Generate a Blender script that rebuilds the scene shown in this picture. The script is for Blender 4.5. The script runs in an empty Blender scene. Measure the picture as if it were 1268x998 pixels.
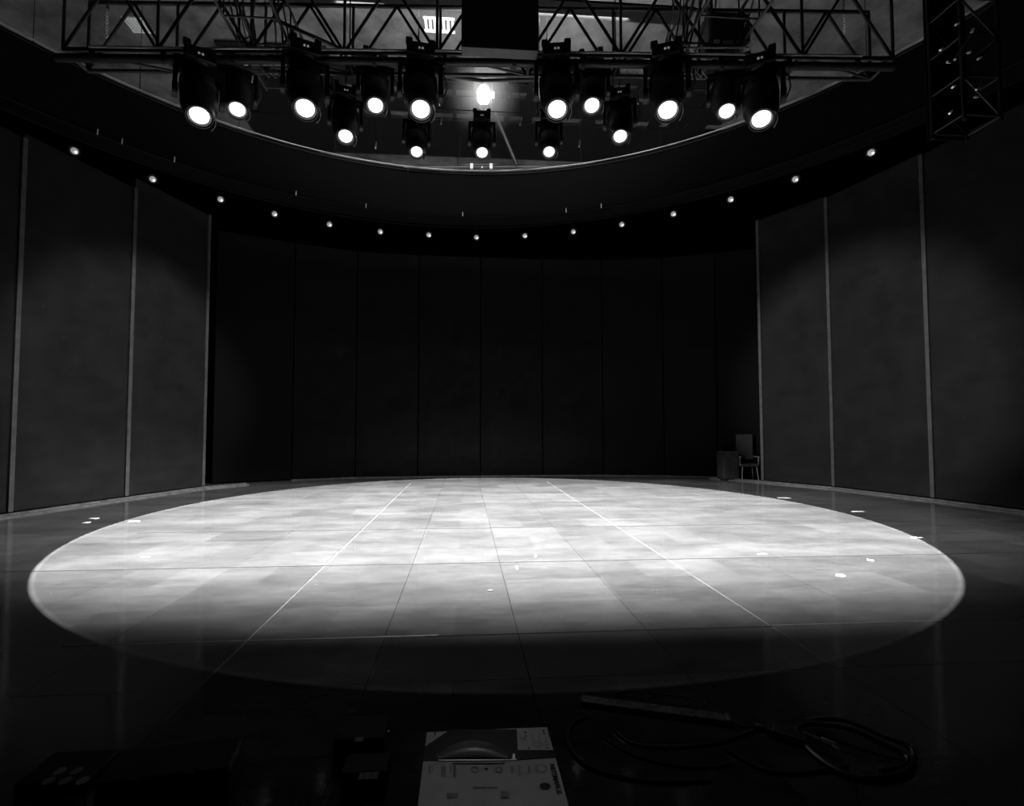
import bpy, bmesh, math, random
from mathutils import Vector, Matrix, noise
PI = math.pi
R = random.Random(7)
C = bpy.context.scene.collection
S = bpy.context.scene

# ------------------------------------------------------------------ camera
W, H = 1268.0, 998.0
F, PITCH, YAW = 612.0, 0.0415, 0.0700
CX, CY = 618.5, 505.3
CAM = Vector((0, 0, 1.6))
fw = Vector((math.sin(YAW) * math.cos(PITCH), math.cos(YAW) * math.cos(PITCH), math.sin(PITCH)))
rt = Vector((math.cos(YAW), -math.sin(YAW), 0))
up = rt.cross(fw)
cd = bpy.data.cameras.new('camera'); cam = bpy.data.objects.new('camera', cd); C.objects.link(cam)
cam.matrix_world = Matrix(((rt.x, up.x, -fw.x, 0), (rt.y, up.y, -fw.y, 0), (rt.z, up.z, -fw.z, 1.6), (0, 0, 0, 1)))
cd.sensor_fit = 'HORIZONTAL'; cd.sensor_width = 36; cd.lens = 36 * F / W
cd.shift_x = (W / 2 - CX) / W; cd.shift_y = (CY - H / 2) / W
cd.clip_start = 0.05; cd.clip_end = 200
S.camera = cam

def at(x, y, Y):                      # point on the plane y = Y seen at a pixel
    d = fw * F + rt * (x - CX) - up * (y - CY)
    return CAM + d * (Y / d.y)
def lvl(x, y, z=0.0):                 # point at height z seen at a pixel
    d = fw * F + rt * (x - CX) - up * (y - CY)
    return CAM + d * ((z - 1.6) / d.z)

# ------------------------------------------------------------------ world, exposure
w = bpy.data.worlds.new('world'); S.world = w; w.use_nodes = True
w.node_tree.nodes['Background'].inputs[0].default_value = (0.5, 0.5, 0.5, 1)
w.node_tree.nodes['Background'].inputs[1].default_value = 0.0003
S.view_settings.view_transform = 'Standard'; S.view_settings.look = 'None'
S.view_settings.gamma = 1.0; S.view_settings.exposure = 0.0
S.view_settings.use_curve_mapping = False

# ------------------------------------------------------------------ the stage lamp's light (profile beam with a round gobo)
LAMP = Vector((0.35, 9.30, 7.20)); POOL = Vector((0.64, 9.59)); RC = 6.55
ld = bpy.data.lights.new('stage_light', 'POINT'); lo = bpy.data.objects.new('stage_light', ld)
C.objects.link(lo); lo.location = LAMP
ld.energy = 60000; ld.shadow_soft_size = 0.02; ld.use_nodes = True
def gobo(ld):
    nt = ld.node_tree; n = nt.nodes; l = nt.links
    em = n['Emission']
    g = n.new('ShaderNodeNewGeometry'); sp = n.new('ShaderNodeSeparateXYZ'); l.new(g.outputs['Incoming'], sp.inputs[0])
    def m(op, a, b=None, c=None, clamp=False):
        q = n.new('ShaderNodeMath'); q.operation = op; q.use_clamp = clamp
        for i, v in enumerate((a, b, c)):
            if v is None: continue
            if isinstance(v, (int, float)): q.inputs[i].default_value = v
            else: l.new(v, q.inputs[i])
        return q.outputs[0]
    def ss(v, a, b, lo=0.0, hi=1.0):
        q = n.new('ShaderNodeMapRange'); q.interpolation_type = 'SMOOTHSTEP'
        l.new(v, q.inputs[0])
        for i, k in enumerate((a, b, lo, hi)): q.inputs[i + 1].default_value = k
        return q.outputs[0]
    az = m('MAXIMUM', m('ABSOLUTE', sp.outputs[2]), 0.02)
    sg = m('SIGN', sp.outputs[2])
    X = m('MULTIPLY', m('DIVIDE', m('MULTIPLY', sp.outputs[0], sg), az), -LAMP.z)
    Y = m('MULTIPLY', m('DIVIDE', m('MULTIPLY', sp.outputs[1], sg), az), -LAMP.z)
    r0 = m('SQRT', m('ADD', m('MULTIPLY', X, X), m('MULTIPLY', Y, Y)))
    Xp = m('ADD', X, LAMP.x - POOL.x); Yp = m('ADD', Y, LAMP.y - POOL.y)
    r = m('SQRT', m('ADD', m('MULTIPLY', Xp, Xp), m('MULTIPLY', Yp, Yp)))
    disc = ss(r, RC - 0.004, RC + 0.004, 1, 0)
    rim = m('MULTIPLY', ss(r, RC - 0.03, RC - 0.008), disc)
    # cos^-k so that the pool stays even to its edge, as a stage flat-field lens does
    flat = m('POWER', m('ADD', m('MULTIPLY', m('MULTIPLY', r0, r0), 1 / LAMP.z ** 2), 1.0), 0.9)
    # the shutter on the camera side: soft cut from depth 5.6 m to 3.6 m
    Yw = m('ADD', Y, LAMP.y)
    yt = m('ADD', Yw, m('ADD', m('MULTIPLY', m('MULTIPLY', X, X), -0.010), m('MULTIPLY', X, 0.045)))
    cut = m('ADD', m('MULTIPLY', ss(yt, 3.65, 6.25), 0.99), 0.004)
    far = ss(Yw, 11.5, 16.5, 1.0, 0.55)
    main = m('MULTIPLY', m('MULTIPLY', disc, flat), m('MULTIPLY', cut, m('MULTIPLY', far, m('ADD', 1.0, m('MULTIPLY', rim, 1.0)))))
    ang = m('ARCTAN2', r0, LAMP.z)
    spill = m('MULTIPLY', ss(ang, math.radians(47), math.radians(57.5), 1, 0), ss(yt, 4.0, 6.8, 0.004, 1))
    spill = m('MULTIPLY', spill, ss(Yw, 14.3, 16.2, 1.0, 0.2))
    spill = m('MULTIPLY', m('MULTIPLY', spill, m('POWER', flat, 0.75)), m('MULTIPLY', m('SUBTRACT', 1.0, disc), 0.125))
    tot = m('ADD', main, spill)
    tot = m('MULTIPLY', tot, m('LESS_THAN', sp.outputs[2], 0.0))       # nothing leaves the top of the housing
    l.new(tot, em.inputs['Strength'])
gobo(ld)
# the two outermost lamps of the front row also graze the side walls
def graze(name, src, dst, half, w_):
    d_ = bpy.data.lights.new(name, 'SPOT'); d_.energy = w_; d_.spot_size = 2 * half; d_.spot_blend = .5; d_.shadow_soft_size = .1
    o_ = bpy.data.objects.new(name, d_); C.objects.link(o_); o_.location = src
    o_.rotation_mode = 'QUATERNION'; o_.rotation_quaternion = (Vector(dst) - Vector(src)).to_track_quat('-Z', 'Y'); return o_
graze('side_beam', (3.75, 6.0, 5.55), (-7.6, 12.2, 2.55), math.radians(15), 7500)
graze('side_beam', (-3.2, 6.0, 5.45), (9.9, 12.0, 2.8), math.radians(15.5), 9000)
ld2 = bpy.data.lights.new('unseen_uplight', 'AREA'); ld2.shape = 'RECTANGLE'; ld2.size = 4.6; ld2.size_y = 0.3; ld2.energy = 400  # unseen uplight, added to brighten the ceiling behind the truss
l2 = bpy.data.objects.new('unseen_uplight', ld2); C.objects.link(l2); l2.location = (0.3, 7.45, 8.25); l2.rotation_euler = (PI - .95, 0, 0)

# ------------------------------------------------------------------ materials
def mat(name, col, rough=0.6, metal=0.0, emit=0.0, spec=0.5, var=0.0, scale=6.0, bump=0.0):
    m = bpy.data.materials.new(name); m.use_nodes = True
    nt = m.node_tree; b = nt.nodes['Principled BSDF']
    b.inputs['Base Color'].default_value = (col, col, col, 1)
    b.inputs['Roughness'].default_value = rough; b.inputs['Metallic'].default_value = metal
    b.inputs['Specular IOR Level'].default_value = spec
    if emit:
        b.inputs['Emission Color'].default_value = (1, 1, 1, 1); b.inputs['Emission Strength'].default_value = emit
    if var or bump:
        tc = nt.nodes.new('ShaderNodeTexCoord'); no = nt.nodes.new('ShaderNodeTexNoise')
        no.inputs['Scale'].default_value = scale; no.inputs['Detail'].default_value = 5
        nt.links.new(tc.outputs['Object'], no.inputs['Vector'])
        if var:
            mr = nt.nodes.new('ShaderNodeMapRange'); nt.links.new(no.outputs['Fac'], mr.inputs[0])
            mr.inputs[1].default_value = .3; mr.inputs[2].default_value = .7
            mr.inputs[3].default_value = col * (1 - var); mr.inputs[4].default_value = col * (1 + var)
            nt.links.new(mr.outputs[0], b.inputs['Base Color'])
        if bump:
            bu = nt.nodes.new('ShaderNodeBump'); bu.inputs['Strength'].default_value = bump; bu.inputs['Distance'].default_value = .02
            nt.links.new(no.outputs['Fac'], bu.inputs['Height']); nt.links.new(bu.outputs[0], b.inputs['Normal'])
    return m
M = dict(
    black=mat('black_paint', .005, .55, spec=.2, var=.3),
    dark=mat('dark_metal', .02, .45, spec=.4, var=.3, scale=12),
    truss=mat('truss_black', .012, .5, spec=.4, var=.4, scale=9),
    pipe=mat('grey_pipe', .12, .4, var=.3, scale=9),
    chrome=mat('bright_metal', .75, .3, .6, var=.2),
    drape=mat('black_velour', .004, .95, spec=.02, var=.25, scale=3),
    backing=mat('backing_black', .004, 1, spec=0),
    fascia=mat('fascia_black', .0012, .8, spec=.08, var=.15, scale=2),
    strip=mat('edge_strip_paint', .032, .6, spec=.2, var=.3, scale=5),
    kerb=mat('kerb_paint', .05, .5, var=.5, scale=7),
    lens=mat('lit_lens', .8, .2, emit=1.6),
    bulb=mat('lit_bulb', .8, .2, emit=15),
    dimlens=mat('dim_lens', .3, .12, emit=.22),
    spark=mat('small_bulb', .8, .2, emit=1.6),
    dot=mat('indicator', .5, .3, emit=.12), rail=mat('pale_rail', .22, .4, var=.5, scale=2),
    glass=mat('lens_rim', .10, .25),
    rubber=mat('cable_rubber', .012, .35, spec=.6),
    white=mat('white_tape', .75, .6, var=.1, scale=40),
    case=mat('case_plate', .82, .5, var=.06, scale=14),
    ink=mat('ink_black', .02, .6), fade=mat('faded_print', .42, .6, var=.15, scale=60),
    hood=mat('smoked_hood', .05, .18, var=.1), grey=mat('grey_plastic', .11, .5, var=.2),
    cloth=mat('grey_cloth', .02, .9, spec=.1, var=.3, scale=5, bump=.3),
    haze=None)

def floor_mat():
    m = bpy.data.materials.new('stage_board'); m.use_nodes = True
    nt = m.node_tree; n = nt.nodes; l = nt.links; b = n['Principled BSDF']
    g = n.new('ShaderNodeNewGeometry'); oi = n.new('ShaderNodeObjectInfo')
    def noi(sc, det, stretch=(1, 1, 1), rough=.6):
        mp = n.new('ShaderNodeMapping'); mp.inputs['Scale'].default_value = stretch
        l.new(g.outputs['Position'], mp.inputs[0])
        q = n.new('ShaderNodeTexNoise'); q.inputs['Scale'].default_value = sc; q.inputs['Detail'].default_value = det
        q.inputs['Roughness'].default_value = rough
        l.new(mp.outputs[0], q.inputs['Vector']); return q.outputs['Fac']
    def mr(v, a, bb, c, d):
        q = n.new('ShaderNodeMapRange'); l.new(v, q.inputs[0])
        for i, k in enumerate((a, bb, c, d)): q.inputs[i + 1].default_value = k
        return q.outputs[0]
    def mul(a, c):
        q = n.new('ShaderNodeMath'); q.operation = 'MULTIPLY'; l.new(a, q.inputs[0])
        if isinstance(c, float): q.inputs[1].default_value = c
        else: l.new(c, q.inputs[1])
        return q.outputs[0]
    def mx(a, c):
        q = n.new('ShaderNodeMath'); q.operation = 'MAXIMUM'; l.new(a, q.inputs[0]); l.new(c, q.inputs[1]); return q.outputs[0]
    col = mul(mr(oi.outputs['Random'], 0, 1, .93, 1.08), mr(noi(.9, 6, (1, 2.2, 1)), .3, .7, .66, 1.26))
    col = mul(col, mr(noi(5, 8, (1, 3.5, 1), .7), .3, .7, .80, 1.16))
    # repainted half sheets
    br = n.new('ShaderNodeTexBrick'); br.inputs['Scale'].default_value = 1
    br.inputs['Color1'].default_value = (.76, .76, .76, 1); br.inputs['Color2'].default_value = (1.08, 1.08, 1.08, 1); br.inputs['Mortar'].default_value = (.95, .95, .95, 1)
    br.inputs['Mortar Size'].default_value = 0.002; br.inputs['Brick Width'].default_value = 1.03; br.inputs['Row Height'].default_value = .686
    br.offset = .5
    mp = n.new('ShaderNodeMapping'); mp.inputs['Location'].default_value = (.59, .2, 0); l.new(g.outputs['Position'], mp.inputs[0]); l.new(mp.outputs[0], br.inputs['Vector'])
    col = mul(col, br.outputs['Color'])
    col = mul(col, .052)
    # scuffs and paint flecks
    fl = mul(mr(noi(26, 3, (1, 1.6, 1), .5), .70, .74, 0, 1), mr(noi(1.3, 2), .48, .60, 0, .22))
    sc = mul(mr(noi(3.5, 9, (1, 14, 1), .8), .665, .70, 0, 1), mr(noi(1.1, 2), .5, .6, 0, .09))
    sc2 = mul(mr(noi(3.5, 9, (12, 1, 1), .8), .68, .71, 0, 1), mr(noi(.8, 2), .55, .62, 0, .10))
    col = mx(mx(mx(col, fl), sc), sc2)
    cmb = n.new('ShaderNodeCombineColor')
    for i in range(3): l.new(col, cmb.inputs[i])
    l.new(cmb.outputs[0], b.inputs['Base Color'])
    rg = mr(noi(2.5, 6, (1, 1, 1)), .3, .7, .05, .14); l.new(rg, b.inputs['Roughness'])
    b.inputs['Specular IOR Level'].default_value = .85
    bu = n.new('ShaderNodeBump'); bu.inputs['Strength'].default_value = .15; bu.inputs['Distance'].default_value = .002
    l.new(noi(14, 4), bu.inputs['Height']); l.new(bu.outputs[0], b.inputs['Normal'])
    return m
M['board'] = floor_mat()

def panel_mat(name, base):
    m = bpy.data.materials.new(name); m.use_nodes = True
    nt = m.node_tree; n = nt.nodes; l = nt.links; b = n['Principled BSDF']
    tc = n.new('ShaderNodeTexCoord')
    br = n.new('ShaderNodeTexBrick'); br.inputs['Scale'].default_value = 1
    br.inputs['Color1'].default_value = (.55, .55, .55, 1); br.inputs['Color2'].default_value = (1, 1, 1, 1); br.inputs['Mortar'].default_value = (1, 1, 1, 1)
    br.inputs['Mortar Size'].default_value = 0.004; br.inputs['Brick Width'].default_value = .41; br.inputs['Row Height'].default_value = .17; br.inputs['Bias'].default_value = .55
    sx = n.new('ShaderNodeSeparateXYZ'); cx = n.new('ShaderNodeCombineXYZ')
    l.new(tc.outputs['Object'], sx.inputs[0]); l.new(sx.outputs[0], cx.inputs[0]); l.new(sx.outputs[2], cx.inputs[1]); l.new(cx.outputs[0], br.inputs['Vector'])
    no = n.new('ShaderNodeTexNoise'); no.inputs['Scale'].default_value = 1.6; no.inputs['Detail'].default_value = 8; l.new(tc.outputs['Object'], no.inputs['Vector'])
    mr = n.new('ShaderNodeMapRange'); l.new(no.outputs['Fac'], mr.inputs[0]); mr.inputs[1].default_value = .3; mr.inputs[2].default_value = .7
    mr.inputs[3].default_value = base * .7; mr.inputs[4].default_value = base * 1.3
    q = n.new('ShaderNodeMath'); q.operation = 'MULTIPLY'; l.new(mr.outputs[0], q.inputs[0]); l.new(br.outputs['Color'], q.inputs[1])
    n2 = n.new('ShaderNodeTexNoise'); n2.inputs['Scale'].default_value = 17; l.new(tc.outputs['Object'], n2.inputs['Vector'])
    m2 = n.new('ShaderNodeMapRange'); l.new(n2.outputs['Fac'], m2.inputs[0]); m2.inputs[1].default_value = .72; m2.inputs[2].default_value = .76; m2.inputs[4].default_value = base * 3
    a = n.new('ShaderNodeMath'); a.operation = 'MAXIMUM'; l.new(q.outputs[0], a.inputs[0]); l.new(m2.outputs[0], a.inputs[1])
    l.new(a.outputs[0], b.inputs['Base Color'])
    b.inputs['Roughness'].default_value = .8; b.inputs['Specular IOR Level'].default_value = .08
    return m
M['panel'] = panel_mat('wall_flat_paint', .0065)

def ceil_mat():
    m = bpy.data.materials.new('ceiling_concrete'); m.use_nodes = True
    nt = m.node_tree; n = nt.nodes; l = nt.links; b = n['Principled BSDF']
    tc = n.new('ShaderNodeTexCoord'); no = n.new('ShaderNodeTexNoise'); no.inputs['Scale'].default_value = 1.1; no.inputs['Detail'].default_value = 9; no.inputs['Roughness'].default_value = .7
    l.new(tc.outputs['Object'], no.inputs['Vector'])
    mr = n.new('ShaderNodeMapRange'); l.new(no.outputs['Fac'], mr.inputs[0]); mr.inputs[1].default_value = .32; mr.inputs[2].default_value = .7
    mr.inputs[3].default_value = .02; mr.inputs[4].default_value = .13
    l.new(mr.outputs[0], b.inputs['Base Color']); b.inputs['Roughness'].default_value = .9
    return m
M['ceiling'] = ceil_mat()

# ------------------------------------------------------------------ helpers
def link(name, me, m, parent=None):
    if m is not None and not me.materials: me.materials.append(m)
    o = bpy.data.objects.new(name, me); C.objects.link(o)
    if parent is not None: o.parent = parent
    return o
def done(name, bm, m, parent=None, smooth=False, bevel=0):
    me = bpy.data.meshes.new(name); bmesh.ops.recalc_face_normals(bm, faces=bm.faces)
    if smooth:
        for f in bm.faces: f.smooth = True
    bm.to_mesh(me); bm.free()
    o = link(name, me, m, parent)
    if smooth: o.data.set_sharp_from_angle(angle=math.radians(38))
    if bevel:
        q = o.modifiers.new('bevel', 'BEVEL'); q.width = bevel; q.segments = 2
    return o
def box(bm, c, s, rot=None):
    r = bmesh.ops.create_cube(bm, size=1)
    mt = Matrix.Translation(c) @ (rot.to_4x4() if rot else Matrix()) @ Matrix.Diagonal((s[0], s[1], s[2], 1))
    bmesh.ops.transform(bm, matrix=mt, verts=r['verts'])
def boxo(name, c, s, m, parent=None, bevel=.004, rot=None):
    bm = bmesh.new(); box(bm, Vector((0, 0, 0)), s)
    o = done(name, bm, m, parent, bevel=min(bevel, min(s) * .3) if bevel else 0)
    o.location = c
    if rot: o.rotation_euler = rot
    return o
def lathe(bm, prof, seg=28, mt=None, cap0=True, cap1=True):
    rings = []
    for r, z in prof:
        rings.append([bm.verts.new((r * math.cos(2 * PI * i / seg), r * math.sin(2 * PI * i / seg), z)) for i in range(seg)])
    for a, b in zip(rings, rings[1:]):
        for i in range(seg): bm.faces.new((a[i], a[(i + 1) % seg], b[(i + 1) % seg], b[i]))
    if cap0: bm.faces.new(rings[0][::-1])
    if cap1: bm.faces.new(rings[-1])
    if mt: bmesh.ops.transform(bm, matrix=mt, verts=[v for r in rings for v in r])
def tubem(bm, pts, r, seg=8, closed=False):
    pts = [Vector(p) for p in pts]; n = len(pts); rings = []; nrm = None
    for i, p in enumerate(pts):
        if closed: t = (pts[(i + 1) % n] - pts[i - 1]).normalized()
        else: t = (pts[min(i + 1, n - 1)] - pts[max(i - 1, 0)]).normalized()
        if nrm is None:
            nrm = t.orthogonal().normalized()
        nrm = (nrm - t * nrm.dot(t)).normalized(); bi = t.cross(nrm)
        rings.append([bm.verts.new(p + (nrm * math.cos(2 * PI * k / seg) + bi * math.sin(2 * PI * k / seg)) * r) for k in range(seg)])
    for i in range(n if closed else n - 1):
        a, b = rings[i], rings[(i + 1) % n]
        for k in range(seg): bm.faces.new((a[k], a[(k + 1) % seg], b[(k + 1) % seg], b[k]))
    if not closed: bm.faces.new(rings[0][::-1]); bm.faces.new(rings[-1])
_rod = {}
def rod(name, p0, p1, r, m, parent=None, seg=8):
    key = (m.name, seg)
    if key not in _rod:
        bm = bmesh.new(); lathe(bm, [(1, 0), (1, 1)], seg)
        me = bpy.data.meshes.new('rod'); bmesh.ops.recalc_face_normals(bm, faces=bm.faces)
        for f in bm.faces: f.smooth = len(f.verts) == 4
        bm.to_mesh(me); bm.free(); me.materials.append(m); _rod[key] = me
    o = bpy.data.objects.new(name, _rod[key]); C.objects.link(o)
    p0 = Vector(p0); p1 = Vector(p1); d = p1 - p0
    if parent is not None: o.parent = parent
    o.location = p0; o.rotation_mode = 'QUATERNION'; o.rotation_quaternion = Vector((0, 0, 1)).rotation_difference(d.normalized())
    o.scale = (r, r, d.length)
    return o
def thing(name, label, cat, loc=(0, 0, 0), rz=0, group=None):
    o = bpy.data.objects.new(name, None); C.objects.link(o); o.location = loc; o.rotation_euler = (0, 0, rz)
    o.empty_display_size = .1
    return tag(o, label, cat, group)
def tag(o, label, cat, group=None):
    o['label'] = label; o['category'] = cat
    if group: o['group'] = group
    return o
def struct(o): o['kind'] = 'structure'; return o
def dup(root, loc, rz=None, label=None):
    m_ = {}
    def cp(o, par):
        c = o.copy(); C.objects.link(c)
        if par is not None: c.parent = par
        for ch in [x for x in KIDS if x.parent == o]: cp(ch, c)
        return c
    r = cp(root, None); r.location = loc
    if rz is not None: r.rotation_euler.z = rz
    if label: r['label'] = label
    return r
KIDS = []

# ------------------------------------------------------------------ floor: sheets 1.03 x 2.06 m
fl = bmesh.new(); box(fl, Vector((1, 8, -.06)), (27, 24, .08)); struct(done('floor', fl, M['backing']))
FLOOR = bpy.data.objects['floor']
TX, TY = 1.03, 2.055
def board_mesh(w_, d_, name='board', gap=.004):
    bm = bmesh.new(); box(bm, Vector((0, 0, -.01)), (w_ - gap, d_ - gap, .02))
    me = bpy.data.meshes.new(name); bm.to_mesh(me); bm.free(); me.materials.append(M['board']); return me
bmesh_full = board_mesh(TX, TY); near_me = board_mesh(TX, .70); half_me = board_mesh(TX, TY - .70)
x0 = .42; cnt = 0
wallx = lambda y: (-9.6, 12.2)
for i in range(-9, 11):
    for j in range(-3, 7):
        xc = x0 + (i + .5) * TX; yc = 3.915 + (j + .5) * TY
        if math.hypot(xc - 1.2, (yc - 8.3)) > 11.3: continue
        dz = 0.0
        if j == -1:
            a = bpy.data.objects.new('board', near_me); a.location = (xc, 3.915 - .35, dz)
            b = bpy.data.objects.new('board', half_me); b.location = (xc, 3.915 - .70 - (TY - .70) / 2, 0)
            for o in (a, b): C.objects.link(o); o.parent = FLOOR; cnt += 1
        else:
            a = bpy.data.objects.new('board', bmesh_full); a.location = (xc, yc, dz); C.objects.link(a); a.parent = FLOOR; cnt += 1
print('boards', cnt)
# pale tape over the long joints
def seam(p0, p1, wd, m=M['white'], name='joint_tape'):
    p0 = Vector(p0); p1 = Vector(p1); d = p1 - p0
    o = boxo(name, (p0 + p1) / 2 + Vector((0, 0, .0008)), (d.length, wd, .0012), m, FLOOR, bevel=0)
    o.rotation_euler = (0, 0, math.atan2(d.y, d.x)); return o
M['tape2'] = mat('worn_joint_tape', .07, .5, var=.7, scale=1.5)
seam((-1.64, 2.9, 0), (-1.58, 14.8, 0), .012, M['tape2']); seam((2.48, 3.1, 0), (2.48, 14.9, 0), .012, M['tape2'])
seam((-2.95, 3.925, 0), (-.2, 3.925, 0), .016, M['tape2']); seam((2.5, 3.925, 0), (4.0, 3.925, 0), .018, M['tape2'])
seam((-5, 8.025, 0), (6.5, 8.025, 0), .034, mat('dark_joint', .02, 1, spec=0), 'joint_seal'); seam((-5.6, 5.97, 0), (6.6, 5.97, 0), .026, bpy.data.materials['dark_joint'], 'joint_seal')  # dark strips laid along the crosswise board joints
seam((-.3, 3.905, 0), (2.5, 3.905, 0), .014, bpy.data.materials['dark_joint'], 'joint_seal')
struct(FLOOR)

# ------------------------------------------------------------------ walls of tall flats
def wall(name, pts, tops, flat, stripm=None, z0=.07, th=.06, strips=True, ww=.085):
    root = bpy.data.objects.new(name, None); C.objects.link(root); struct(root)
    for k, ((a, b), h) in enumerate(zip(zip(pts, pts[1:]), tops)):
        a = Vector((*a, 0)); b = Vector((*b, 0)); d = b - a; L = d.length; ang = math.atan2(d.y, d.x)
        if name == 'wall_left': ang += 0
        bm = bmesh.new(); box(bm, Vector((0, 0, (h + z0) / 2)), (L - .035, th, h - z0))
        o = done('panel', bm, flat, root, bevel=.006)
        nrm = Vector((-d.y, d.x, 0)).normalized()
        if nrm.dot(Vector((.5, 9, 0)) - a) < 0: nrm = -nrm
        o.location = (a + b) / 2 - nrm * th / 2; o.rotation_euler = (0, 0, ang)
        if strips:
            q = rodbox('edge_strip', a + nrm * .025, ww, .05, z0, h, ang, stripm, root)
    return root
def rodbox(name, p, wx, wy, z0, z1, ang, m, parent):
    bm = bmesh.new(); box(bm, Vector((0, 0, (z0 + z1) / 2)), (wx, wy, z1 - z0))
    o = done(name, bm, m, parent, bevel=.006); o.location = p; o.rotation_euler = (0, 0, ang); return o
LW = [(-7.02, 13.85), (-7.69, 11.87), (-8.35, 9.75), (-8.75, 7.6), (-8.85, 5.4), (-8.7, 3.2), (-8.3, 1.1)]
wall('wall_left', LW, [7.45, 7.2, 7.1, 7.1, 7.1, 7.1], M['panel'], M['strip'])
RW = [(8.9, 14.25), (9.84, 12.6), (10.4, 10.35), (10.75, 8.1), (10.8, 5.9), (10.5, 3.7), (10.0, 1.5)]
wall('wall_right', RW, [7.95, 7.9, 7.85, 7.8, 7.8, 7.8], M['panel'], M['strip'])
BW = [(-7.3, 14.9), (-5.35, 15.8), (-3.55, 16.42), (-1.55, 16.6), (.53, 16.66), (2.65, 16.72), (4.72, 16.66), (6.72, 16.3), (8.3, 15.75), (9.9, 15.0)]
wb = wall('wall_back', BW, [7.45] * 9, M['drape'], None, z0=.03, th=.12, strips=False)
for o in [x for x in bpy.data.objects if x.parent == wb][0::8]: o.data.materials[0] = M['backing']  # end panels in dead black, standing in for the shade of the side openings
# floor-to-wall kerb
def kerb(name, pts, w_, h, m):
    bm = bmesh.new(); pts = [Vector((*p, 0)) for p in pts]
    inner = []
    for i, p in enumerate(pts):
        d = (pts[min(i + 1, len(pts) - 1)] - pts[max(i - 1, 0)]).normalized(); n = Vector((-d.y, d.x, 0))
        if n.dot(Vector((.8, 8, 0)) - p) < 0: n = -n
        inner.append(n)
    for a, b, hh in ((.0, w_ * .45, h), (w_ * .45, w_, h * .45)):
        prof = []
        for p, n in zip(pts, inner):
            prof.append([bm.verts.new(p + n * a + Vector((0, 0, .0))), bm.verts.new(p + n * a + Vector((0, 0, hh))), bm.verts.new(p + n * b + Vector((0, 0, hh))), bm.verts.new(p + n * b)])
        for s, t in zip(prof, prof[1:]):
            for k in range(4): bm.faces.new((s[k], s[(k + 1) % 4], t[(k + 1) % 4], t[k]))
        bm.faces.new(prof[0]); bm.faces.new(prof[-1][::-1])
    return struct(done(name, bm, m))
kerb('baseboard_left', [(-6.3, 14.75)] + [(x - .0, y) for x, y in LW], .24, .05, M['kerb'])
kerb('baseboard_right', [(8.0, 15.5)] + RW, .26, .05, M['kerb'])
kerb('baseboard_back', [(p[0], p[1] - .02) for p in BW[1:-1]], .06, .03, M['kerb'])

# ------------------------------------------------------------------ ceiling
bm = bmesh.new(); box(bm, Vector((1, 9, 9.7)), (27, 22, .2)); bm.free(); bm = bmesh.new(); lathe(bm, [(11.2, 9.6), (11.2, 9.8)], 64, Matrix.Translation((-.16, 4.4, 0))); struct(done('ceiling', bm, M['ceiling']))
CEIL = bpy.data.objects['ceiling']
for px0, px1, lab in ((524, 563, 'small pale slotted grille on the ceiling left of the hanging box'), (150, 176, 'small pale slotted grille on the ceiling at the upper left')):
    a_, b_ = lvl(px0, 22, 9.58), lvl(px1, 22, 9.58); c_ = lvl(px0, 38, 9.58)
    g_ = thing('ceiling_grille', lab, 'grille', ((a_.x + b_.x) / 2, (a_.y + c_.y) / 2, 9.585)); wd = b_.x - a_.x; dp = c_.y - a_.y
    boxo('frame', (0, -dp / 2, 0), (wd, .04, .03), M['white'], g_); boxo('frame', (0, dp / 2, 0), (wd, .06, .03), M['white'], g_)
    for k in range(7): boxo('slat', (-wd / 2 + wd * (k + .5) / 7, 0, 0), (wd / 12, dp, .02), M['white'], g_, 0)
cw = thing('catwalk', 'black slatted catwalk under the ceiling behind the lamps, pale ceiling between its slats', 'catwalk', (0.6, 11.5, 9.2))
cw.location.z = 9.52; CZ = 9.52; cs = (CZ - 1.6) / 8.0
for r0, r1 in ((.75, .73), (.718, .703), (.688, .652), (.636, .56)):
    d0, d1 = 7.92 / r0, 7.92 / r1
    xa, xb = at(298, 100, d0).x - .6, at(908, 100, d0).x - .6
    bm = bmesh.new(); box(bm, Vector(((xa + xb) / 2, 0, 0)), (xb - xa, d1 - d0, .03)); o = done('slat', bm, M['black'], cw); o.location = (0, (d0 + d1) / 2 - 11.5, 0)
for px, wd in ((318, .9), (362, .5), (395, .55), (862, .45), (888, .5), (412, .25), (472, .12), (515, .2), (562, .10), (588, .12), (632, .14), (660, .25), (700, .12), (742, .35), (790, .12), (832, .3)):
    p = at(px, 100, 11.2); o = boxo('bearer', (p.x - .6, .4, .025), (wd, 3.4, .05), M['black'], cw)
for X in (-2.9, 3.0):
    for Y in (-1.0, 1.6): rod('hanger', (X, Y, .0), (X, Y, .08), .015, M['dark'], cw)

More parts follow.
